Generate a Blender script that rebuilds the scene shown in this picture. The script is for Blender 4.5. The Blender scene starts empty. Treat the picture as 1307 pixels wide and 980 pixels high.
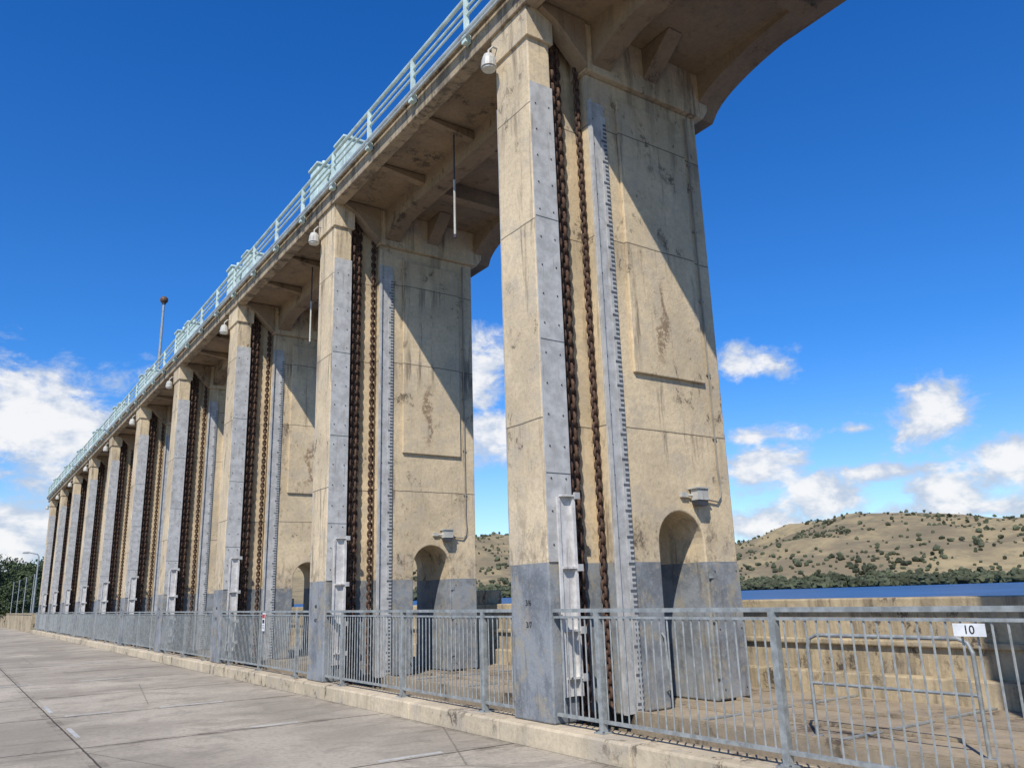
import bpy, bmesh, math, random
from mathutils import Vector, Matrix, noise
random.seed(7)
scene=bpy.context.scene
R=math.radians
# ------------------------------------------------------------ node helpers
def mat_new(name):
    m=bpy.data.materials.new(name); m.use_nodes=True
    nt=m.node_tree; b=nt.nodes['Principled BSDF']
    return m,nt,b
class NT:
    def __init__(s,nt): s.nt=nt
    def n(s,t,**k):
        nd=s.nt.nodes.new(t)
        for a,v in k.items(): setattr(nd,a,v)
        return nd
    def l(s,a,b): s.nt.links.new(a,b)
    def val(s,sock,v):
        if isinstance(v,bpy.types.NodeSocket): s.l(v,sock)
        else: sock.default_value=v
    def math(s,op,a,b=0.0,c=None,clamp=False):
        nd=s.n('ShaderNodeMath',operation=op); nd.use_clamp=clamp
        s.val(nd.inputs[0],a); s.val(nd.inputs[1],b)
        if c is not None: s.val(nd.inputs[2],c)
        return nd.outputs[0]
    def mix(s,f,a,b,mode='MIX'):
        nd=s.n('ShaderNodeMix',data_type='RGBA',blend_type=mode)
        s.val(nd.inputs[0],f)
        for i,v in ((6,a),(7,b)):
            if isinstance(v,tuple) and len(v)==3: v=v+(1,)
            s.val(nd.inputs[i],v)
        return nd.outputs[2]
    def noise(s,vec,scale,detail=4,rough=.55,dist=0.0):
        nd=s.n('ShaderNodeTexNoise'); s.l(vec,nd.inputs['Vector'])
        nd.inputs['Scale'].default_value=scale; nd.inputs['Detail'].default_value=detail
        nd.inputs['Roughness'].default_value=rough; nd.inputs['Distortion'].default_value=dist
        return nd.outputs['Fac']
    def ramp(s,f,lo,hi):
        nd=s.n('ShaderNodeMapRange'); nd.clamp=True; nd.interpolation_type='SMOOTHSTEP'
        s.val(nd.inputs[0],f); nd.inputs[1].default_value=lo; nd.inputs[2].default_value=hi
        return nd.outputs[0]
    def scale(s,vec,sc):
        nd=s.n('ShaderNodeVectorMath',operation='MULTIPLY'); s.l(vec,nd.inputs[0]); nd.inputs[1].default_value=sc
        return nd.outputs[0]
    def pos(s): return s.n('ShaderNodeNewGeometry').outputs['Position']
    def sep(s,v):
        nd=s.n('ShaderNodeSeparateXYZ'); s.l(v,nd.inputs[0]); return nd.outputs
    def bump(s,h,strength,dist=.02):
        nd=s.n('ShaderNodeBump'); nd.inputs['Strength'].default_value=strength; nd.inputs['Distance'].default_value=dist
        s.l(h,nd.inputs['Height']); return nd.outputs[0]

def line_mask(t,coord,c,w):
    d=t.math('ABSOLUTE',t.math('SUBTRACT',coord,c))
    return t.math('LESS_THAN',d,w)

def concrete(name,base,paint=False,joints=(),streak=.6,spots=.5,spotthr=.55,rust=0.,black=0.):
    m,nt,b=mat_new(name); t=NT(nt); p=t.pos(); x,y,z=t.sep(p)
    c=base
    big=t.noise(p,.6,3,.6); fine=t.noise(p,13,4,.78); mid=t.noise(p,1.9,5,.68,.25)
    col=t.mix(t.ramp(big,.32,.68),tuple(v*.80 for v in c),tuple(min(1,v*1.10) for v in c))
    col=t.mix(t.math('MULTIPLY',t.ramp(fine,.38,.68),.36),col,tuple(v*.52 for v in c))
    col=t.mix(t.math('MULTIPLY',t.ramp(mid,.48,.66),.50),col,(c[0]*.66,c[1]*.71,c[2]*.86))
    col=t.mix(t.math('MULTIPLY',t.ramp(mid,.46,.32),.35),col,(min(1,c[0]*1.2),min(1,c[1]*1.2),min(1,c[2]*1.22)))
    st=t.noise(t.scale(p,(2.6,2.6,.22)),1.5,5,.72,.15)
    sm=t.math('MULTIPLY',t.ramp(st,.53,.68),t.ramp(big,.44,.60))
    col=t.mix(t.math('MULTIPLY',sm,streak),col,(.115,.088,.064))
    sn=t.noise(t.scale(p,(1,1,.7)),3.2,7,.82,.25)
    sp=t.math('MULTIPLY',t.ramp(sn,spotthr,spotthr+.08),t.ramp(big,.55,.42))
    col=t.mix(t.math('MULTIPLY',sp,spots),col,(.075,.058,.045))
    if rust>0:
        rn=t.noise(t.scale(p,(6,6,.40)),1.1,3,.6,.2)
        rm=t.math('MULTIPLY',t.ramp(rn,.64,.75),t.ramp(mid,.46,.6))
        col=t.mix(t.math('MULTIPLY',rm,rust),col,(.25,.115,.045))
    if black>0:
        col=t.mix(t.math('MULTIPLY',t.ramp(st,.44,.62),black),col,(.06,.05,.042))
    wob=t.math('MULTIPLY',t.math('SUBTRACT',mid,.5),.03)
    for j in joints:
        zz=t.math('ADD',z,wob)
        lm=line_mask(t,zz,j,.010)
        dz=t.math('SUBTRACT',j,zz)
        seep=t.math('MULTIPLY',t.math('MULTIPLY',t.ramp(dz,.75,0.0),t.math('GREATER_THAN',dz,0.0)),t.ramp(st,.50,.64))
        col=t.mix(t.math('MULTIPLY',seep,.45),col,(.12,.09,.065))
        col=t.mix(t.math('MULTIPLY',lm,.75),col,(.08,.066,.052))
    if paint:
        wx=t.math('ADD',t.math('SUBTRACT',x,8.42),t.math('MULTIPLY',t.math('SUBTRACT',mid,.5),-1.0))
        cw=t.math('MULTIPLY',t.ramp(t.math('ABSOLUTE',wx),.11,.02),t.math('MULTIPLY',t.ramp(z,3.15,3.5),t.ramp(z,4.7,4.3)))
        cw=t.math('MULTIPLY',cw,t.ramp(fine,.36,.50))
        col=t.mix(t.math('MULTIPLY',cw,.7),col,(.17,.10,.055))
        gm=t.math('MULTIPLY',t.ramp(z,1.7,.4),t.ramp(sn,.47,.60))
        gt=t.math('MULTIPLY',t.ramp(z,6.0,8.2),t.ramp(st,.46,.64))
        col=t.mix(t.math('MULTIPLY',t.math('MAXIMUM',gm,gt),.5),col,(.13,.10,.075))
        pm=t.math('LESS_THAN',t.math('ADD',z,t.math('MULTIPLY',wob,.7)),.385)
        pc=t.mix(t.ramp(mid,.38,.64),(.265,.28,.29),(.155,.168,.18))
        pc=t.mix(t.math('MULTIPLY',t.ramp(sn,.50,.60),.75),pc,(.33,.29,.215))
        pc=t.mix(t.math('MULTIPLY',t.ramp(st,.54,.68),.6),pc,(.10,.088,.072))
        pc=t.mix(t.math('MULTIPLY',t.ramp(fine,.5,.7),.4),pc,(.36,.36,.345))
        col=t.mix(pm,col,pc)
    t.l(col,b.inputs['Base Color']); b.inputs['Roughness'].default_value=.9
    b.inputs['Specular IOR Level'].default_value=.2
    t.l(t.bump(fine,.5,.018),b.inputs['Normal'])
    return m

def metal(name,base,rough=.5,met=.0,rust=.25,rustcol=(.16,.07,.03),scale=3,var=.18):
    m,nt,b=mat_new(name); t=NT(nt); p=t.pos()
    a=t.noise(p,scale,4,.7); s2=t.noise(t.scale(p,(6,6,.5)),2,4,.7)
    col=t.mix(t.ramp(a,.35,.65),tuple(v*(1-var) for v in base),tuple(min(1,v*(1+var*.7)) for v in base))
    col=t.mix(t.math('MULTIPLY',t.ramp(s2,.55,.70),rust),col,rustcol)
    t.l(col,b.inputs['Base Color']); b.inputs['Roughness'].default_value=rough; b.inputs['Metallic'].default_value=met
    return m

M_conc=concrete('pier_concrete',(.66,.53,.345),paint=True,joints=(5.06,2.23,6.9),streak=.75,spots=.8,rust=.55)
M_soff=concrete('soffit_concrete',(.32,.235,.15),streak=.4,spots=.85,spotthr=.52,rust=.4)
M_fasc=concrete('fascia_concrete',(.44,.345,.225),streak=.8,spots=.9,black=.6)
M_wall=concrete('parapet_concrete',(.50,.405,.26),streak=.6,spots=.9,spotthr=.51,black=.35)
M_kerb=concrete('kerb_concrete',(.58,.48,.33),streak=.3,spots=.85,spotthr=.52)
M_floor=concrete('floor_concrete',(.36,.29,.20),streak=.0,spots=.9,spotthr=.50)
M_steel=metal('guide_steel_paint',(.46,.455,.435),.55,.05,.5,(.24,.185,.13),5)
M_white=metal('white_guide_paint',(.56,.545,.52),.5,.0,.6,(.22,.13,.08),6)
M_galv=metal('galvanised_steel',(.32,.335,.32),.5,.25,.3,(.19,.155,.115),8,.25)
M_turq=metal('turquoise_rail_paint',(.56,.68,.62),.45,.0,.2)
M_tray=metal('cable_tray_steel',(.50,.55,.55),.5,.15,.3)
M_chain=metal('rusted_chain',(.088,.047,.029),.9,.0,.55,(.028,.02,.015),14,.5)
M_dark=metal('dark_metal',(.05,.05,.055),.6,.1,.1)
M_gauge=metal('gauge_marks',(.10,.11,.12),.6,.0,.1)
M_lamp=metal('lamp_housing_paint',(.46,.45,.40),.5,.0,.4)
M_cond=metal('conduit_paint',(.28,.25,.20),.6,.1,.3)
def flat(name,c,r=.6):
    m,nt,b=mat_new(name); t=NT(nt); p=t.pos()
    col=t.mix(t.ramp(t.noise(p,12,3),.3,.7),tuple(v*.8 for v in c),c)
    t.l(col,b.inputs['Base Color']); b.inputs['Roughness'].default_value=r
    return m
M_glass=flat('frosted_lens',(.6,.6,.55),.2)
M_sign=flat('white_sign_plate',(.8,.8,.78))
M_black=flat('black_letter_paint',(.02,.02,.02))
M_red=flat('red_sign_paint',(.45,.04,.03))
M_ball=flat('copper_ball_paint',(.12,.06,.03))

# ------------------------------------------------------------ mesh builder
class MB:
    def __init__(s): s.v=[];s.f=[];s.m=[];s.mats=[]
    def mi(s,m):
        if m not in s.mats: s.mats.append(m)
        return s.mats.index(m)
    def add(s,vs,fs,m):
        o=len(s.v); k=s.mi(m); s.v+= [tuple(v) for v in vs]
        for f in fs: s.f.append([i+o for i in f]); s.m.append(k)
    def box(s,x0,x1,y0,y1,z0,z1,m):
        vs=[(x0,y0,z0),(x1,y0,z0),(x1,y1,z0),(x0,y1,z0),(x0,y0,z1),(x1,y0,z1),(x1,y1,z1),(x0,y1,z1)]
        s.add(vs,[(0,3,2,1),(4,5,6,7),(0,1,5,4),(1,2,6,5),(2,3,7,6),(3,0,4,7)],m)
    def prism(s,pts,axis,a,b,m):
        n=len(pts)
        def P(p,t):
            if axis=='x': return (t,p[0],p[1])
            if axis=='y': return (p[0],t,p[1])
            return (p[0],p[1],t)
        vs=[P(p,a) for p in pts]+[P(p,b) for p in pts]
        fs=[list(range(n)),list(range(2*n-1,n-1,-1))]
        for i in range(n): fs.append([i,(i+1)%n,(i+1)%n+n,i+n][::-1])
        s.add(vs,fs,m)
    def tube(s,path,r,m,n=8,closed=False,cap=True):
        path=[Vector(p) for p in path]; L=len(path); rings=[]
        prev=None
        for i,p in enumerate(path):
            a=path[(i-1)%L] if (closed or i>0) else path[i]
            c=path[(i+1)%L] if (closed or i<L-1) else path[i]
            d=(c-a).normalized()
            if prev is None:
                up=Vector((0,0,1)) if abs(d.z)<.9 else Vector((1,0,0))
                u=d.cross(up).normalized()
            else:
                u=(prev-d*prev.dot(d)).normalized()
            prev=u; w=d.cross(u)
            rr=r[i] if isinstance(r,(list,tuple)) else r
            rings.append([p+u*math.cos(2*math.pi*j/n)*rr+w*math.sin(2*math.pi*j/n)*rr for j in range(n)])
        vs=[v for q in rings for v in q]; fs=[]
        for i in range(L if closed else L-1):
            a=i*n;b=((i+1)%L)*n
            for j in range(n): fs.append([a+j,a+(j+1)%n,b+(j+1)%n,b+j])
        if cap and not closed: fs+= [list(range(n))[::-1],[(L-1)*n+j for j in range(n)]]
        s.add(vs,fs,m)
    def sphere(s,c,r,m,seg=12,ring=8,sq=(1,1,1)):
        vs=[];fs=[]
        for i in range(ring+1):
            th=math.pi*i/ring
            for j in range(seg):
                ph=2*math.pi*j/seg
                vs.append((c[0]+r*sq[0]*math.sin(th)*math.cos(ph),c[1]+r*sq[1]*math.sin(th)*math.sin(ph),c[2]+r*sq[2]*math.cos(th)))
        for i in range(ring):
            for j in range(seg):
                fs.append([i*seg+j,(i+1)*seg+j,(i+1)*seg+(j+1)%seg,i*seg+(j+1)%seg])
        s.add(vs,fs,m)
    def mesh(s,name,off=(0,0,0)):
        me=bpy.data.meshes.new(name)
        me.from_pydata([(v[0]-off[0],v[1]-off[1],v[2]-off[2]) for v in s.v],[],s.f)
        for m in s.mats: me.materials.append(m)
        me.polygons.foreach_set('material_index',s.m); me.update()
        bm=bmesh.new(); bm.from_mesh(me); bmesh.ops.recalc_face_normals(bm,faces=bm.faces); bm.to_mesh(me); bm.free()
        return me
def obj(name,me,parent=None,loc=(0,0,0),bevel=0,smooth=False):
    o=bpy.data.objects.new(name,me); scene.collection.objects.link(o); o.location=loc
    if parent: o.parent=parent
    if bevel:
        b=o.modifiers.new('bevel','BEVEL'); b.width=bevel; b.segments=2; b.limit_method='ANGLE'
    if smooth:
        for p in me.polygons: p.use_smooth=True
    return o
def empty(name,loc=(0,0,0)):
    o=bpy.data.objects.new(name,None); scene.collection.objects.link(o); o.location=loc; return o

# ------------------------------------------------------------ dimensions (z=0 is eye height)
G=-1.74; KT=-1.50
Y0=8.24; SP=7.35; T=.85; TB=1.55
XF=6.15; XB=9.65
SOFF=8.62; FB=8.40; DT=8.90
PK=list(range(-2,10))
def PY(k): return Y0+SP*k-(.45 if k<0 else 0)

# ------------------------------------------------------------ pier meshes
OFF=(7.9,T/2,KT)
pb=MB()
pb.prism([(XF,KT),(6.55,KT),(6.55,SOFF-.003),(XF,SOFF-.003)],'y',0,T,M_conc)
pb.box(6.552,7.248,.30,T-.02,KT,SOFF-.05,M_conc)
prof=[(7.25,KT),(8.09,KT),(8.09,.645)]
for i in range(1,16):
    a=math.pi-math.pi*i/16; prof.append((8.535+.445*math.cos(a),.645+.445*math.sin(a)))
prof+=[(8.98,.645),(8.98,KT),(XB,KT),(XB,7.78),(7.25,7.78)]
pb.prism(prof,'y',0,TB,M_conc)
me_body=pb.mesh('pier_body',OFF)
pc=MB()
pc.prism([(7.18,7.783),(XB+.12,7.783),(XB+.25,7.98),(XB+.25,SOFF-.004),(7.18,SOFF-.004)],'y',-.10,TB+.10,M_conc)
pc.prism([(XF-.04,8.0),(6.6,8.0),(6.6,SOFF-.006),(XF-.04,SOFF-.006)],'y',-.05,T+.05,M_conc)
for (a,b) in ((-.055,-.001),(TB+.001,TB+.055)):
    pc.box(7.81,9.26,a,b,3.05,7.5,M_conc)
me_cap=pc.mesh('pier_cap_and_panels',OFF)
ps=MB()
for sgn in (0,1):
    def yy(d,tt=T): return -d if sgn==0 else tt+d
    def bx(x0,x1,d0,d1,z0,z1,m,tt=T):
        a,b=sorted((yy(d0,tt),yy(d1,tt))); ps.box(x0,x1,a,b,z0,z1,m)
    bx(6.16,6.56,.002,.018,.39,7.25,M_steel)
    bx(6.30,6.54,.020,.05,KT+.3,1.20,M_white)
    bx(6.50,6.545,.05,.10,KT+.3,1.20,M_white)
    bx(6.28,6.32,.05,.075,KT+.3,1.18,M_white)
    for zz in (1.2,.30,-.45,-1.0):
        bx(6.32,6.60,.05,.12,zz,zz+.025,M_white)
        bx(6.52,6.60,.101,.14,zz-.03,zz+.055,M_steel)
    bx(7.24,7.55,.002,.022,KT,7.3,M_steel,TB)
    bx(7.245,7.275,.022,.07,KT,7.3,M_steel,TB)
    bx(7.46,7.57,.024,.034,KT+.05,7.1,M_steel,TB)
    z=KT+.1; i=0
    while z<7.0:
        L=.10 if i%5==0 else .055
        bx(7.56-L,7.565,.035,.042,z,z+.028,M_gauge,TB)
        z+=.07; i+=1
    for zz in (5.1,3.3,1.5):
        bx(6.165,6.555,.0181,.021,zz,zz+.012,M_gauge)
    z=.6
    while z<7.2:
        for xx in (6.24,6.48):
            ps.sphere((xx,yy(.02),z),.013,M_dark,6,4)
        ps.sphere((7.32,yy(.024,TB),z+.1),.012,M_dark,6,4)
        z+=.42
me_steel=ps.mesh('pier_steel_guides',OFF)
def chain(mb,x,y,z0,z1,w,pitch,r):
    z=z0;i=0
    while z<z1:
        h=pitch*.80; pts=[]
        for k in range(10):
            a=2*math.pi*k/10
            c=math.cos(a)*w/2; d=math.sin(a)*h
            pts.append((x+c,y+c*.25,z+d) if i%2==0 else (x+c*.35,y+c*.9,z+d))
        mb.tube(pts,r,M_chain,5,closed=True)
        z+=pitch;i+=1
ch=MB()
chain(ch,6.67,.13,KT,8.2,.15,.115,.031)
chain(ch,6.81,.17,KT,8.2,.12,.115,.027)
chain(ch,7.13,.10,KT,8.2,.10,.088,.022)
me_chain=ch.mesh('lifting_chains',OFF)
cd=MB()
cd.tube([(9.38,-.025,7.7),(9.38,-.025,1.75),(9.40,-.025,1.5),(9.38,-.03,1.33),(9.30,-.035,1.25),(9.1,-.035,1.27),(8.98,-.035,1.3)],.014,M_cond,6)
for zz in (6.8,5.6,4.4,3.2,2.2): cd.box(9.34,9.42,-.03,-.001,zz,zz+.03,M_cond)
cd.box(8.76,8.98,-.16,-.03,1.25,1.41,M_lamp)
cd.box(8.73,9.0,-.18,-.001,1.41,1.43,M_lamp)
cd.box(8.55,8.68,-.05,-.001,1.29,1.36,M_lamp)
cd.tube([(8.68,-.03,1.32),(8.77,-.05,1.32)],.018,M_lamp,6)
cd.prism([(8.78,1.17),(8.96,1.17),(8.98,1.248),(8.76,1.248)],'y',-.15,-.04,M_dark)
cd.tube([(8.00,-.01,-.55),(7.96,-.10,-.6),(7.96,-.12,-1.0),(8.00,-.10,-1.25),(8.02,-.01,-1.28)],.016,M_galv,6)
me_cond=cd.mesh('conduit_and_bulkhead_lamp',OFF)
dp=MB()
dp.box(9.02,9.62,-.04,-.006,KT+.03,.355,M_conc)
for zz in (-1.2,-.45,.15):
    dp.box(8.985,9.05,-.055,-.02,zz,zz+.07,M_galv)
for zz in (-1.35,-.55,.25):
    for xx in (9.10,9.55): dp.sphere((xx,-.042,zz),.014,M_dark,6,4)
me_door=dp.mesh('open_access_door',OFF)
fl=MB()
fl.tube([(XF-.002,.74,8.25),(XF-.12,.74,8.25),(XF-.20,.74,8.15),(XF-.20,.74,8.08)],.018,M_lamp,6)
fl.tube([(XF-.20,.74,8.09),(XF-.20,.74,8.06),(XF-.20,.74,7.98),(XF-.20,.74,7.84)],[.03,.08,.11,.125],M_lamp,12)
fl.tube([(XF-.20,.74,7.838),(XF-.20,.74,7.81)],.105,M_glass,12)
fl.box(XF-.02,XF-.001,.68,.80,8.18,8.32,M_lamp)
me_fl=fl.mesh('floodlight',OFF)
def text_mesh(s,size,mat,name):
    cu=bpy.data.curves.new(name,'FONT'); cu.body=s; cu.size=size; cu.align_x='CENTER'; cu.align_y='CENTER'; cu.extrude=.0015
    o=bpy.data.objects.new('tmp',cu); scene.collection.objects.link(o)
    bpy.context.view_layer.update()
    me=bpy.data.meshes.new_from_object(o.evaluated_get(bpy.context.evaluated_depsgraph_get()))
    me.name=name; bpy.data.objects.remove(o); me.materials.clear(); me.materials.append(mat); return me
for k in PK:
    yk=PY(k)
    e=empty('concrete_pier',(OFF[0],yk+OFF[1],KT))
    obj('pier_body',me_body,e,bevel=.02)
    obj('pier_cap',me_cap,e,bevel=.012)
    obj('steel_guides',me_steel,e)
    obj('lifting_chains',me_chain,e,smooth=True)
    obj('conduit_and_lamp',me_cond,e)
    obj('access_door',me_door,e,bevel=.006)
    obj('floodlight',me_fl,e)
    if -1<=k<=4:
        for j,zz in enumerate((-.10,-.37)):
            tm=text_mesh('%d/%d'%(3+k,6+j),.10,M_black,'pier_number')
            o=obj('pier_number',tm,e,loc=(XF-.004-OFF[0],.45-OFF[1],zz-KT)); o.rotation_euler=(R(90),0,R(-90))

# ------------------------------------------------------------ bridge deck
YA=-9.0; YB=Y0+9*SP+TB+.3
deck=empty('bridge_deck',(8.1,(YA+YB)/2,8.6))
def dobj(name,mb,bevel=0):
    return obj(name,mb.mesh(name,(8.1,(YA+YB)/2,8.6)),deck,bevel=bevel)
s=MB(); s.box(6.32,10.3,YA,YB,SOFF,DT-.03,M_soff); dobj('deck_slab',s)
s=MB(); s.box(6.06,6.317,YA,YB,FB+.1,DT,M_fasc)
s.box(6.02,6.30,YA,YB,DT+.002,DT+.05,M_fasc); dobj('front_edge_beam',s,.015)
def girder(x0,x1,ztop,fn,mat,name):
    s=MB(); vs=[];fs=[]
    n=int((YB-YA)/.12)
    for i in range(n+1):
        y=YA+(YB-YA)*i/n; zb=fn(y); vs+=[(x0,y,zb),(x1,y,zb),(x1,y,ztop),(x0,y,ztop)]
    for i in range(n):
        a=4*i;b=a+4
        for j in range(4): fs.append([a+j,a+(j+1)%4,b+(j+1)%4,b+j])
    fs+=[[0,1,2,3],[4*n+3,4*n+2,4*n+1,4*n]]
    s.add(vs,fs,mat); dobj(name,s)
def local(y):
    q=(y-Y0)%SP
    if q<TB: return 0.
    return min(q-TB,SP-q)/((SP-TB)/2)
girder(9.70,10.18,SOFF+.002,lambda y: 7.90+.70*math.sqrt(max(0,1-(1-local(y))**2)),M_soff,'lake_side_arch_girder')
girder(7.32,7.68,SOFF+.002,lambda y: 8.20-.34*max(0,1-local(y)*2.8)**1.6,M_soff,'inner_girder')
s=MB()
for k in range(-2,10):
    yk=PY(k)
    for (ya,yb) in ((yk-.14,yk+.10),(yk+T-.10,yk+T+.14)):
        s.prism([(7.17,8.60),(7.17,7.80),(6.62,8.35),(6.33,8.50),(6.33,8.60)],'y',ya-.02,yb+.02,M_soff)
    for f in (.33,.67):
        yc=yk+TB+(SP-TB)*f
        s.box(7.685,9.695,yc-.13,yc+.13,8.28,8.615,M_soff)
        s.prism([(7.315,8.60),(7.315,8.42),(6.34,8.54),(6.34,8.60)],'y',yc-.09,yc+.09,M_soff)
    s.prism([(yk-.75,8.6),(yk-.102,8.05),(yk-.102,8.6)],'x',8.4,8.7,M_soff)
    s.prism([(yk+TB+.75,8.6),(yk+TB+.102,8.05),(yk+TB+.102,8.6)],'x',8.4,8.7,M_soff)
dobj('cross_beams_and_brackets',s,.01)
def railing(name,x,xin):
    s=MB(); e=empty(name,(x,(YA+YB)/2,9.2))
    y=9.68-1.9*9
    while y<YB:
        if y>YA:
            s.box(x-.035,x+.035,y-.035,y+.035,DT-.15,9.64,M_turq)
            s.box(x-.06,x+.05,y-.06,y+.06,DT-.16,DT-.02,M_turq)
        y+=1.9
    for zz,r in ((9.62,.038),(9.42,.022),(9.27,.022)):
        s.tube([(x,YA,zz),(x,YB,zz)],r,M_turq,8)
    s.box(x+xin-.04,x+xin+.02,YA,YB,DT+.06,DT+.25,M_tray)
    s.tube([(x-.05,YA,DT+.02),(x-.05,YB,DT+.02)],.035,M_tray,8)
    s.tube([(x-.055,YA,DT-.07),(x-.055,YB,DT-.07)],.022,M_tray,8)
    obj('rails_and_posts',s.mesh(name,(x,(YA+YB)/2,9.2)),e)
railing('bridge_railing',5.99,.10)
railing('bridge_railing',10.28,.0)
for k in range(1,10):
    yk=Y0+SP*k+.4
    e=empty('gate_hoist',(6.55,yk,DT))
    s=MB()
    for dy,h in ((-.2,1.45),(1.45,1.6)):
        s.box(-.25,.25,dy-.26,dy+.26,.0,h*.9,M_turq)
        s.box(-.30,.30,dy-.30,dy+.30,h*.9,h*.9+.06,M_turq)
        s.box(-.12,.12,dy-.36,dy-.262,.35,.75,M_turq)
        s.tube([(0,dy,h*.9+.06),(0,dy,h+.12)],.06,M_turq,10)
    s.tube([(0,.07,.55),(0,1.18,.55)],.06,M_galv,10)
    s.tube([(.0,1.18,1.1),(.0,.6,1.5),(0,.07,1.2)],.035,M_turq,6)
    obj('hoist_housings',s.mesh('hoist_housings'),e,bevel=.015)
for k in range(-1,9):
    yc=Y0+SP*k+3.5
    e=empty('hanging_rod',(6.94,yc,SOFF))
    s=MB(); s.tube([(0,0,-.002),(0,0,-1.1)],.016,M_dark,6); s.tube([(0,0,-1.1),(0,0,-2.2)],.022,M_lamp,8)
    s.box(-.06,.06,-.06,.06,-.03,-.001,M_dark); s.tube([(0,0,-2.2),(0,0,-2.27)],.028,M_dark,8)
    obj('rod',s.mesh('rod'),e)
e=empty('light_mast',(9.5,53.3,DT))
s=MB(); s.tube([(0,0,-.03),(0,0,10.2)],[.13,.07],M_galv,10)
s.sphere((0,0,10.35),.25,M_ball,14,10); s.tube([(0,0,10.05),(0,0,10.2)],.12,M_dark,10); s.box(-.2,.2,-.2,.2,-.03,.05,M_galv)
obj('mast',s.mesh('mast'),e)

# ------------------------------------------------------------ kerb, floor, trench
s=MB(); y=-8
while y<76:
    s.box(5.95,6.40,y+.006,y+2.444,G-.05,KT-.004,M_kerb); y+=2.45
obj('kerb',s.mesh('kerb'),bevel=.025)
s=MB()
s.box(7.40,11.0,-12,78,-3.0,KT-.008,M_floor)
s.box(6.41,7.399,-12,78,-5.0,-3.4,M_dark)
s.box(6.405,6.47,-12,78,-3.3,KT-.012,M_floor)
obj('spillway_floor',s.mesh('spillway_floor'))
s=MB()
for k in range(-2,9):
    ya=Y0+SP*k+T+.04; yb=Y0+SP*(k+1)-.04
    s.box(6.62,7.20,ya,yb,-2.4,-1.95,M_dark)
    for i in range(6):
        yy_=ya+(yb-ya)*(i+.5)/6; s.box(6.60,7.22,yy_-.05,yy_+.05,-2.45,-1.90,M_chain)
    for xx in (7.42,8.3,9.3):
        s.box(xx,xx+.09,ya+.75,yb,KT-.005,KT+.03,M_floor)
    for i in range(3):
        yy_=ya+.8+(yb-ya-.8)*(i+.5)/3; s.box(7.6,10.7,yy_-.03,yy_+.03,KT-.004,KT+.012,M_galv)
obj('spillway_gates',s.mesh('spillway_gates'))
s=MB()
s.box(11.0,11.3,-12,76,-3,-.33,M_wall)
s.box(10.90,11.42,-12,76,-.329,-.19,M_wall)
s.box(10.70,10.998,-12,76,-3,-1.20,M_wall)
s.box(10.93,10.998,-12,76,-.84,-.76,M_wall)
for yb in (17.2,24.6,32,39.4):
    s.box(10.95,11.37,yb,yb+1.2,-.187,.14,M_wall)
obj('parapet_wall',s.mesh('parapet_wall'),bevel=.02)

# ------------------------------------------------------------ steel fence
def fence():
    s=MB(); XFc=6.2
    for k in range(-2,10):
        ya=max(PY(k)+T+.02,-6); yb=PY(k+1)-.02
        if yb<-6: continue
        yb=min(yb,YB+1)
        s.box(XFc-.03,XFc+.03,ya,yb,-.215,-.175,M_galv)
        s.box(XFc-.018,XFc+.018,ya,yb,-.285,-.26,M_galv)
        s.box(XFc-.02,XFc+.02,ya,yb,-1.40,-1.365,M_galv)
        y=ya+.06
        while y<yb-.02:
            s.tube([(XFc,y,-1.37),(XFc,y,-.27)],.0095,M_galv,6,cap=False); y+=.112
        for n in range(-8,40):
            py=9.85+2.45*n
            if ya<py<yb:
                s.box(XFc-.033,XFc+.033,py-.035,py+.035,KT-.004,-.19,M_galv)
                s.box(XFc-.08,XFc+.08,py-.08,py+.08,KT-.004,KT+.012,M_galv)
                for q in (-.06,.06): s.sphere((XFc-.055,py+q,KT+.015),.013,M_dark,6,4)
    return s
e=empty('steel_fence',(6.2,35,-.85))
obj('fence_bars_and_rails',fence().mesh('fence',(6.2,35,-.85)),e)
e=empty('number_sign',(6.15,3.19,-.34))
s=MB(); s.box(-.004,.004,-.115,.115,-.045,.045,M_sign); s.box(.004,.012,-.10,-.08,-.03,.03,M_galv)
obj('plate',s.mesh('plate'),e)
tm=text_mesh('10',.085,M_black,'sign_number'); o=obj('number',tm,e,loc=(-.006,0,0)); o.rotation_euler=(R(90),0,R(-90))
e=empty('warning_sign',(6.15,19.3,-.42))
s=MB(); s.box(-.004,.004,-.10,.10,-.2,.2,M_sign); s.box(-.007,-.0045,-.085,.085,.08,.17,M_red); s.box(-.007,-.0045,-.07,.07,-.03,.05,M_black)
for i in range(3): s.box(-.007,-.0045,-.07,.07,-.15+.035*i,-.14+.035*i,M_black)
obj('plate',s.mesh('plate'),e)
e=empty('pipe_handrail',(7.65,3.8,KT))
s=MB()
def HR(y0,y1,h):
    return [(0,y0,.0),(0,y0,h-.12),(0,y0+.035,h-.035),(0,y0+.12,h),(0,y1-.12,h),(0,y1-.035,h-.035),(0,y1,h-.12),(0,y1,0)]
s.tube(HR(.17,1.9,1.0),.020,M_galv,10)
s.tube([(0,.17,.52),(0,1.9,.52)],.016,M_galv,8)
for yy_ in (.17,1.9): s.tube([(0,yy_,-.004),(0,yy_,.012)],.06,M_galv,10)
obj('pipes',s.mesh('pipes'),e)

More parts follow.
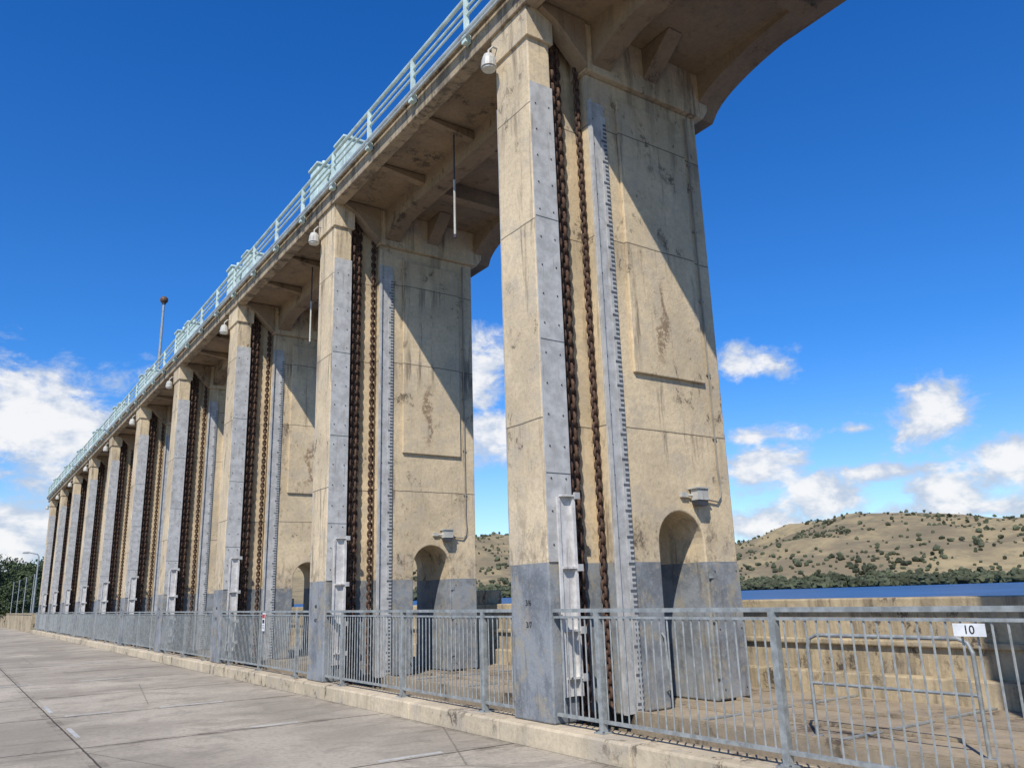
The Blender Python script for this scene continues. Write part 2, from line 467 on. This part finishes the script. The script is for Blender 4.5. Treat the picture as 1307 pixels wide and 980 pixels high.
# ------------------------------------------------------------ ground
m,nt,b=mat_new('plaza_concrete'); t=NT(nt); p=t.pos(); x,y,z=t.sep(p)
base=(.47,.41,.32)
n_mid=t.noise(p,1.3,6,.75,.5); n_f=t.noise(p,16,5,.8); n_b=t.noise(p,.35,4,.6,.5)
col=t.mix(t.ramp(n_b,.38,.62),tuple(v*.72 for v in base),tuple(v*1.10 for v in base))
col=t.mix(t.math('MULTIPLY',t.ramp(n_f,.42,.68),.5),col,(.21,.18,.14))
col=t.mix(t.math('MULTIPLY',t.ramp(n_mid,.49,.62),.6),col,(.25,.22,.17))
sx=t.math('FLOOR',t.math('DIVIDE',t.math('SUBTRACT',x,1.68),4.27)); sy=t.math('FLOOR',t.math('DIVIDE',t.math('SUBTRACT',y,8.8),3.675))
cv=t.n('ShaderNodeCombineXYZ'); t.l(sx,cv.inputs[0]); t.l(sy,cv.inputs[1])
wn=t.n('ShaderNodeTexWhiteNoise'); t.l(cv.outputs[0],wn.inputs['Vector'])
col=t.mix(t.math('MULTIPLY',wn.outputs['Value'],.42),col,(.25,.22,.175))
wob=t.math('MULTIPLY',t.math('SUBTRACT',n_mid,.5),.04)
def jl(c,off,per,w):
    q=t.math('PINGPONG',t.math('ADD',t.math('SUBTRACT',c,off),wob),per/2)
    return t.math('LESS_THAN',q,w)
jm=t.math('MAXIMUM',jl(x,1.68,4.27,.013),jl(y,8.8,3.675,.022))
js=t.math('MULTIPLY',t.math('MAXIMUM',jl(x,1.68,4.27,.10),jl(y,8.8,3.675,.14)),t.ramp(n_mid,.44,.60))
col=t.mix(t.math('MULTIPLY',js,.5),col,(.15,.125,.095))
col=t.mix(t.math('MULTIPLY',jm,.85),col,(.045,.038,.032))
ro=t.noise(t.scale(p,(.5,2.2,1)),1.0,4,.7,.3)
col=t.mix(t.math('MULTIPLY',t.ramp(ro,.56,.70),.4),col,(.15,.125,.09))
vo=t.n('ShaderNodeTexVoronoi',feature='DISTANCE_TO_EDGE'); t.l(p,vo.inputs['Vector']); vo.inputs['Scale'].default_value=.22
cr=t.math('LESS_THAN',t.math('ADD',vo.outputs['Distance'],t.math('MULTIPLY',t.math('SUBTRACT',n_f,.5),.02)),.002)
col=t.mix(t.math('MULTIPLY',cr,.5),col,(.07,.06,.05))
far=t.math('MAXIMUM',t.math('GREATER_THAN',t.math('ABSOLUTE',x),40),t.math('GREATER_THAN',y,140))
col=t.mix(far,col,(.17,.15,.07))
t.l(col,b.inputs['Base Color']); b.inputs['Roughness'].default_value=.9; b.inputs['Specular IOR Level'].default_value=.15
t.l(t.bump(n_f,.5,.015),b.inputs['Normal'])
s=MB(); s.add([(-2500,-2500,G),(6.3,-2500,G),(6.3,78,G),(6.3,400,G),(-400,3000,G),(-2500,3000,G)],[(0,1,2,3,4,5)],m)
s.add([(6.3,78.02,G-.002),(11.3,78.02,G-.002),(14,400,G-.002),(6.3,400,G-.002)],[(0,1,2,3)],m)
obj('ground',s.mesh('ground'))
M_strip=metal('joint_strip_steel',(.54,.53,.48),.5,.1,.5)
s=MB()
for (yy_,segs) in ((8.87,((2.3,3.2),(4.2,5.0))),(16.23,((.2,.9),(1.9,2.6),(3.4,4.5))),(12.56,((-.4,.5),(3.9,4.6))),(23.63,((.5,2),(3,4))),(30.93,((-1,1),(3,5)))):
    for a,b2 in segs: s.box(a,b2,yy_,yy_+.09,G+.001,G+.005,M_strip)
for (xx,ya,yb) in ((1.74,13.5,14.6),(1.74,17,18.2)): s.box(xx,xx+.06,ya,yb,G+.001,G+.005,M_strip)
obj('joint_strips',s.mesh('joint_strips'))

# ------------------------------------------------------------ end wall, security fence, lamp, trees
s=MB()
s.prism([(6.0,78.3),(6.35,78.3),(5.9,140),(5.5,140)],'z',G-.03,-.35,M_wall)
s.prism([(5.94,78.3),(6.41,78.3),(5.96,140),(5.44,140)],'z',-.348,-.25,M_wall)
obj('boundary_wall',s.mesh('boundary_wall'),bevel=.02)
e=empty('security_fence',(6.2,100,-.2)); s=MB()
for i in range(8):
    yy_=82+i*7.5; xx=6.17-.45*(yy_-78.3)/61.7
    s.tube([(xx,yy_,-.26),(xx,yy_,3.0)],.04,M_galv,6)
for zz in (.9,1.9,2.9): s.tube([(6.16,82,zz),(5.76,134,zz)],.009,M_galv,5)
obj('posts_and_wires',s.mesh('pw',(6.2,100,-.2)),e)
e=empty('street_lamp',(7.3,95,G)); s=MB()
s.tube([(0,0,0),(0,0,6.9),(-.15,0,7.15),(-.9,0,7.3)],[.10,.06,.05,.04],M_galv,8)
s.prism([(-1.5,7.24),(-.8,7.24),(-.85,7.40),(-1.35,7.38)],'y',-.13,.13,M_lamp); s.box(-1.4,-.9,-.1,.1,7.20,7.238,M_glass)
s.tube([(0,0,0),(0,0,.4)],.16,M_galv,8)
obj('pole_and_head',s.mesh('lamp'),e)

def leafmat(name,c,sc=.9):
    m,nt,b=mat_new(name); t=NT(nt); p=t.pos()
    col=t.mix(t.ramp(t.noise(p,sc,3),.35,.65),tuple(v*.55 for v in c),tuple(v*1.35 for v in c))
    t.l(col,b.inputs['Base Color']); b.inputs['Roughness'].default_value=.8; b.inputs['Specular IOR Level'].default_value=.2
    return m
M_leaf=leafmat('eucalyptus_leaves',(.060,.080,.034)); M_bark=flat('bark',(.22,.17,.12),.9)
def tree(x,y,z,h,w,nclump=34):
    e=empty('eucalyptus_tree',(x,y,z)); tr=MB()
    tr.tube([(0,0,-.2),(.1,.05,h*.25),(-.05,.1,h*.5),(.1,0,h*.8)],[h*.035,h*.028,h*.02,h*.006],M_bark,8)
    lf=MB()
    for i in range(nclump):
        a=random.uniform(0,6.28); zz=random.uniform(.30,.98); rr=w*math.sqrt(random.random())*(1-abs(zz-.6)*1.3)
        c=Vector((rr*math.cos(a),rr*math.sin(a),h*zz))
        if i%3==0: tr.tube([(0,0,h*max(.2,zz-.25)),c*.6+Vector((0,0,h*.3*(zz-.1))),c],[h*.012,h*.008,h*.003],M_bark,5)
        cr=w*random.uniform(.16,.34)
        for j in range(110):
            d=Vector((random.gauss(0,1),random.gauss(0,1),random.gauss(0,.7)))*cr*.55
            q=c+d; u=Vector((random.gauss(0,1),random.gauss(0,1),random.gauss(0,1))).normalized(); v=u.orthogonal().normalized()
            sz=random.uniform(.09,.2)
            lf.add([q-u*sz,q+v*sz*.6,q+u*sz,q-v*sz*.6],[(0,1,2,3)],M_leaf)
    obj('trunk_and_limbs',tr.mesh('trunk'),e)
    me=bpy.data.meshes.new('crown'); me.from_pydata(lf.v,[],lf.f); me.materials.append(M_leaf); obj('crown',me,e)
for (x,y,h,w) in ((5.0,116,8.6,3.2),(7.2,121,8.0,3.0),(8.6,112,7.0,2.6),(3.0,124,9.2,3.4),(10.5,118,7.5,3.0),(6.6,108,5.2,2.2)):
    tree(x,y,G-.05,h,w)

# ------------------------------------------------------------ lake
WL=-2.4
m,nt,b=mat_new('lake_surface'); t=NT(nt); p=t.pos()
w=t.noise(t.scale(p,(.35,.35,1)),1.0,4,.7)
col=t.mix(t.ramp(t.noise(t.scale(p,(.01,.03,1)),1,4,.6),.35,.65),(.008,.045,.13),(.022,.08,.20))
t.l(col,b.inputs['Base Color']); b.inputs['Roughness'].default_value=.35; b.inputs['Specular IOR Level'].default_value=.22
t.l(t.bump(w,.8,.4),b.inputs['Normal'])
s=MB(); s.add([(11.3,-3000,WL),(4000,-3000,WL),(4000,4000,WL),(11.3,4000,WL)],[(0,1,2,3)],m)
obj('lake_water',s.mesh('lake_water'))

# ------------------------------------------------------------ hills
prof=[(-25,1.2),(0,1.6),(10,2),(25,3.2),(31,3.85),(35,4.05),(42,3.2),(48,2.5),(50,3.0),(53.5,3.9),(57,4.3),(62,3.95),(66.5,3.55),(75,3),(90,2),(125,1.2)]
def ridge(az):
    for i in range(len(prof)-1):
        a,b2=prof[i],prof[i+1]
        if a[0]<=az<=b2[0]:
            q=(az-a[0])/(b2[0]-a[0]); q=q*q*(3-2*q); return a[1]+(b2[1]-a[1])*q
    return 1.2
D0,D1,D2=1050,2150,3200
def hh(az,d):
    a=math.radians(az); X=d*math.sin(a); Y=d*math.cos(a)
    H=D1*math.tan(R(ridge(az)))
    if d<D1: q=(d-D0)/(D1-D0); f=max(0,q)**.85*(1.5-.5*max(0,q))
    else: q=(d-D1)/(D2-D1); f=1-.6*q*q
    n=noise.fractal(Vector((X/420,Y/420,1.3)),1.0,2.1,5)
    n2=noise.fractal(Vector((X/120,Y/120,4.3)),1.0,2.1,4)
    qq=max(0,min(1,(d-D0)/260))
    return WL-1+1.5*qq+H*f*(.86+.14*(1-abs(n)))+qq*(n*24+n2*13)*(1-.6*max(0,1-abs(d-D1)/300))
vs=[];fs=[];NA=340;ND=80
for i in range(NA+1):
    az=-25+150*i/NA
    for j in range(ND+1):
        d=980+(D2-980)*(j/ND)**1.2; a=math.radians(az)
        vs.append((d*math.sin(a),d*math.cos(a),hh(az,d)))
for i in range(NA):
    for j in range(ND):
        a=i*(ND+1)+j; fs.append((a,a+1,a+ND+2,a+ND+1))
m,nt,b=mat_new('dry_grass_hill'); t=NT(nt); p=t.pos()
col=t.mix(t.ramp(t.noise(p,.006,5,.65,.6),.38,.62),(.21,.155,.075),(.36,.27,.125))
col=t.mix(t.math('MULTIPLY',t.ramp(t.noise(p,.035,5,.75),.48,.62),.55),col,(.15,.12,.06))
col=t.mix(.08,col,(.30,.38,.48))  # faint blue distance haze painted into the grass colour
t.l(col,b.inputs['Base Color']); b.inputs['Roughness'].default_value=1; b.inputs['Specular IOR Level'].default_value=.05
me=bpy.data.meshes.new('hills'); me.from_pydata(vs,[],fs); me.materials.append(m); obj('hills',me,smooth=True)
M_ht=leafmat('hill_tree_foliage',(.075,.083,.046),.05)
def icodata(sub):
    bm=bmesh.new(); bmesh.ops.create_icosphere(bm,subdivisions=sub,radius=1)
    V=[v.co.copy() for v in bm.verts]; F=[[v.index for v in f.verts] for f in bm.faces]; bm.free(); return V,F
iv,iff=icodata(1); iv2,iff2=icodata(2)
def blobs(name,pts,mat,V,F):
    v=[];f=[]
    for (c,r) in pts:
        o=len(v); sx=r*random.uniform(.8,1.25); sy=r*random.uniform(.8,1.25); sz=r*random.uniform(.7,1.0)
        for q in V:
            k=random.uniform(.6,1.35); v.append((c[0]+q.x*sx*k,c[1]+q.y*sy*k,c[2]+q.z*sz*k))
        f+=[[i+o for i in ff] for ff in F]
    me=bpy.data.meshes.new(name); me.from_pydata(v,[],f); me.materials.append(mat); obj(name,me)
pts=[]
while len(pts)<3300:
    az=random.uniform(24,72); d=random.uniform(1030,2350); a=math.radians(az); X=d*math.sin(a);Y=d*math.cos(a)
    dn=noise.fractal(Vector((X/150,Y/150,9)),1,2,4)
    low=max(0,1-(d-1030)/220)
    if random.random()> .10+1.3*max(0,dn)+.35*low: continue
    r=random.choice((random.uniform(1.3,2.8),random.uniform(1.8,4.6)))
    pts.append(((X,Y,hh(az,d)+r*.7),r))
blobs('hillside_trees',pts,M_ht,iv,iff)
pts=[]
for i in range(3200):
    az=random.uniform(22,74); a=math.radians(az)
    d=random.uniform(985,1080); X=d*math.sin(a);Y=d*math.cos(a)
    dn=noise.noise(Vector((az*.5,d/60,3)))
    if random.random()>.75+dn*.9: continue
    r=random.uniform(2.6,6.2)
    base=max(WL,hh(az,d))
    pts.append(((X,Y,base+r*.7),r))
    if random.random()<.5: pts.append(((X+random.uniform(-4,4),Y+random.uniform(-4,4),base+r*1.6),r*.6))
blobs('shoreline_trees',pts,M_ht,iv2,iff2)
pts=[]
for i in range(500):
    X=random.uniform(-60,12);Y=random.uniform(150,190); r=random.uniform(1.2,2.6)
    pts.append(((X,Y,G+random.uniform(1,7.0)),r))
blobs('distant_trees',pts,M_ht,iv2,iff2)

# ------------------------------------------------------------ world
el=R(46.5); hx,hy=.75,.66
d=Vector((hx*math.cos(el),hy*math.cos(el),-math.sin(el)))
wd=bpy.data.worlds.new('World'); scene.world=wd; wd.use_nodes=True
nt=wd.node_tree; nt.nodes.clear(); t=NT(nt)
sky=t.n('ShaderNodeTexSky',sky_type='NISHITA'); sky.sun_disc=False; sky.sun_elevation=el; sky.sun_rotation=math.atan2(-hx,-hy)
sky.air_density=1.0; sky.dust_density=.3; sky.ozone_density=3.0; sky.altitude=200
tc=t.n('ShaderNodeTexCoord').outputs['Generated']
nv=t.n('ShaderNodeVectorMath',operation='NORMALIZE'); t.l(tc,nv.inputs[0]); nv=nv.outputs[0]
x,y,z=t.sep(nv)
azn=t.math('MULTIPLY',t.math('ARCTAN2',x,y),57.2958); eln=t.math('MULTIPLY',t.math('ARCSINE',z),57.2958)
cl=[(2.0,11.0,14,5.2,1.15),(-1,7.6,9,3.2,.95),(2.2,4.6,6.5,3.6,1.25),(32.3,15.2,3.4,3.9,1.15),(32.6,11.2,3.4,2.8,1.15),(51.4,15,4.4,1.5,.95),(62.3,10.2,3.5,3.1,1.15),
(51.4,7.8,5.2,2.2,1.05),(51.5,9.9,5.4,.8,.75),(57.6,9.9,1.8,.45,.8),(66.8,6.8,4.8,2.6,1.15),(62.2,5.6,3.2,2.2,1.1),(55.6,5.4,4.0,2.7,1.2),
(51.3,3.9,6.5,1.6,1.05),(60.5,6.9,6,.8,.85),(61.9,12.0,.9,.6,.9),(63,4.4,8,1.4,1.0),(-14,9,6,2.5,.9),(84,9,6,2.5,.9),(42,9,5,2,.9),(20,7,6,2.2,.9)]
mx=None
for (a0,e0,sa,se,g) in cl:
    da=t.math('MULTIPLY',t.math('SUBTRACT',azn,a0),1/sa); de=t.math('MULTIPLY',t.math('SUBTRACT',eln,e0),1/se)
    q=t.math('SQRT',t.math('ADD',t.math('MULTIPLY',da,da),t.math('MULTIPLY',de,de)))
    v=t.math('MULTIPLY',t.math('SUBTRACT',1.0,q),g)
    mx=v if mx is None else t.math('MAXIMUM',mx,v)
mx=t.math('MAXIMUM',mx,-1.0)
cs=t.scale(nv,(1,1,1.7))
n1=t.noise(cs,17,8,.64,.3)
dens=t.math('ADD',mx,t.math('MULTIPLY',t.math('SUBTRACT',n1,.5),2.7))
cov=t.ramp(dens,.05,.75)
up=t.noise(t.scale(nv,(1,1,1.5)),26,3,.6)
shade=t.ramp(t.math('ADD',dens,t.math('MULTIPLY',t.math('SUBTRACT',up,.5),2.0)),.30,1.15)
low=t.mix(t.ramp(z,0.0,.30),(1.20,1.38,1.52),(.36,1.0,1.72))
tint=t.mix(t.ramp(z,.18,.75),low,(.14,.84,1.75))
sat=t.mix(1.0,sky.outputs[0],tint,'MULTIPLY')
ccol=t.mix(shade,(5.2,6.1,7.6),(9.4,9.4,9.5))
skyc=t.mix(t.math('MULTIPLY',cov,.96),sat,ccol)
bg=t.n('ShaderNodeBackground'); t.l(skyc,bg.inputs[0]); bg.inputs[1].default_value=.1
ou=t.n('ShaderNodeOutputWorld'); t.l(bg.outputs[0],ou.inputs[0])
wd.cycles.sampling_method='MANUAL'; wd.cycles.sample_map_resolution=512
sl=bpy.data.lights.new('sun','SUN'); sl.energy=4.9; sl.angle=R(.53); sl.color=(1,.94,.85)
so=bpy.data.objects.new('sun',sl); scene.collection.objects.link(so); so.rotation_euler=d.to_track_quat('-Z','Y').to_euler(); so.location=(-20,-20,40)

# ------------------------------------------------------------ camera
Zc=Vector((-121.5,3936,-1030)).normalized()
Yc=Vector((-726.5,-293,-1030)); Yc=(Yc-Zc*Yc.dot(Zc)).normalized()
Xc=Yc.cross(Zc)
cam=bpy.data.cameras.new('camera'); cam.sensor_width=36; cam.lens=1030/1307*36; cam.clip_end=9000; cam.clip_start=.05
co=bpy.data.objects.new('camera',cam); scene.collection.objects.link(co)
co.matrix_world=Matrix((Xc,Yc,Zc)).to_4x4()
scene.camera=co
scene.view_settings.view_transform='Standard'; scene.view_settings.look='None'; scene.view_settings.exposure=0
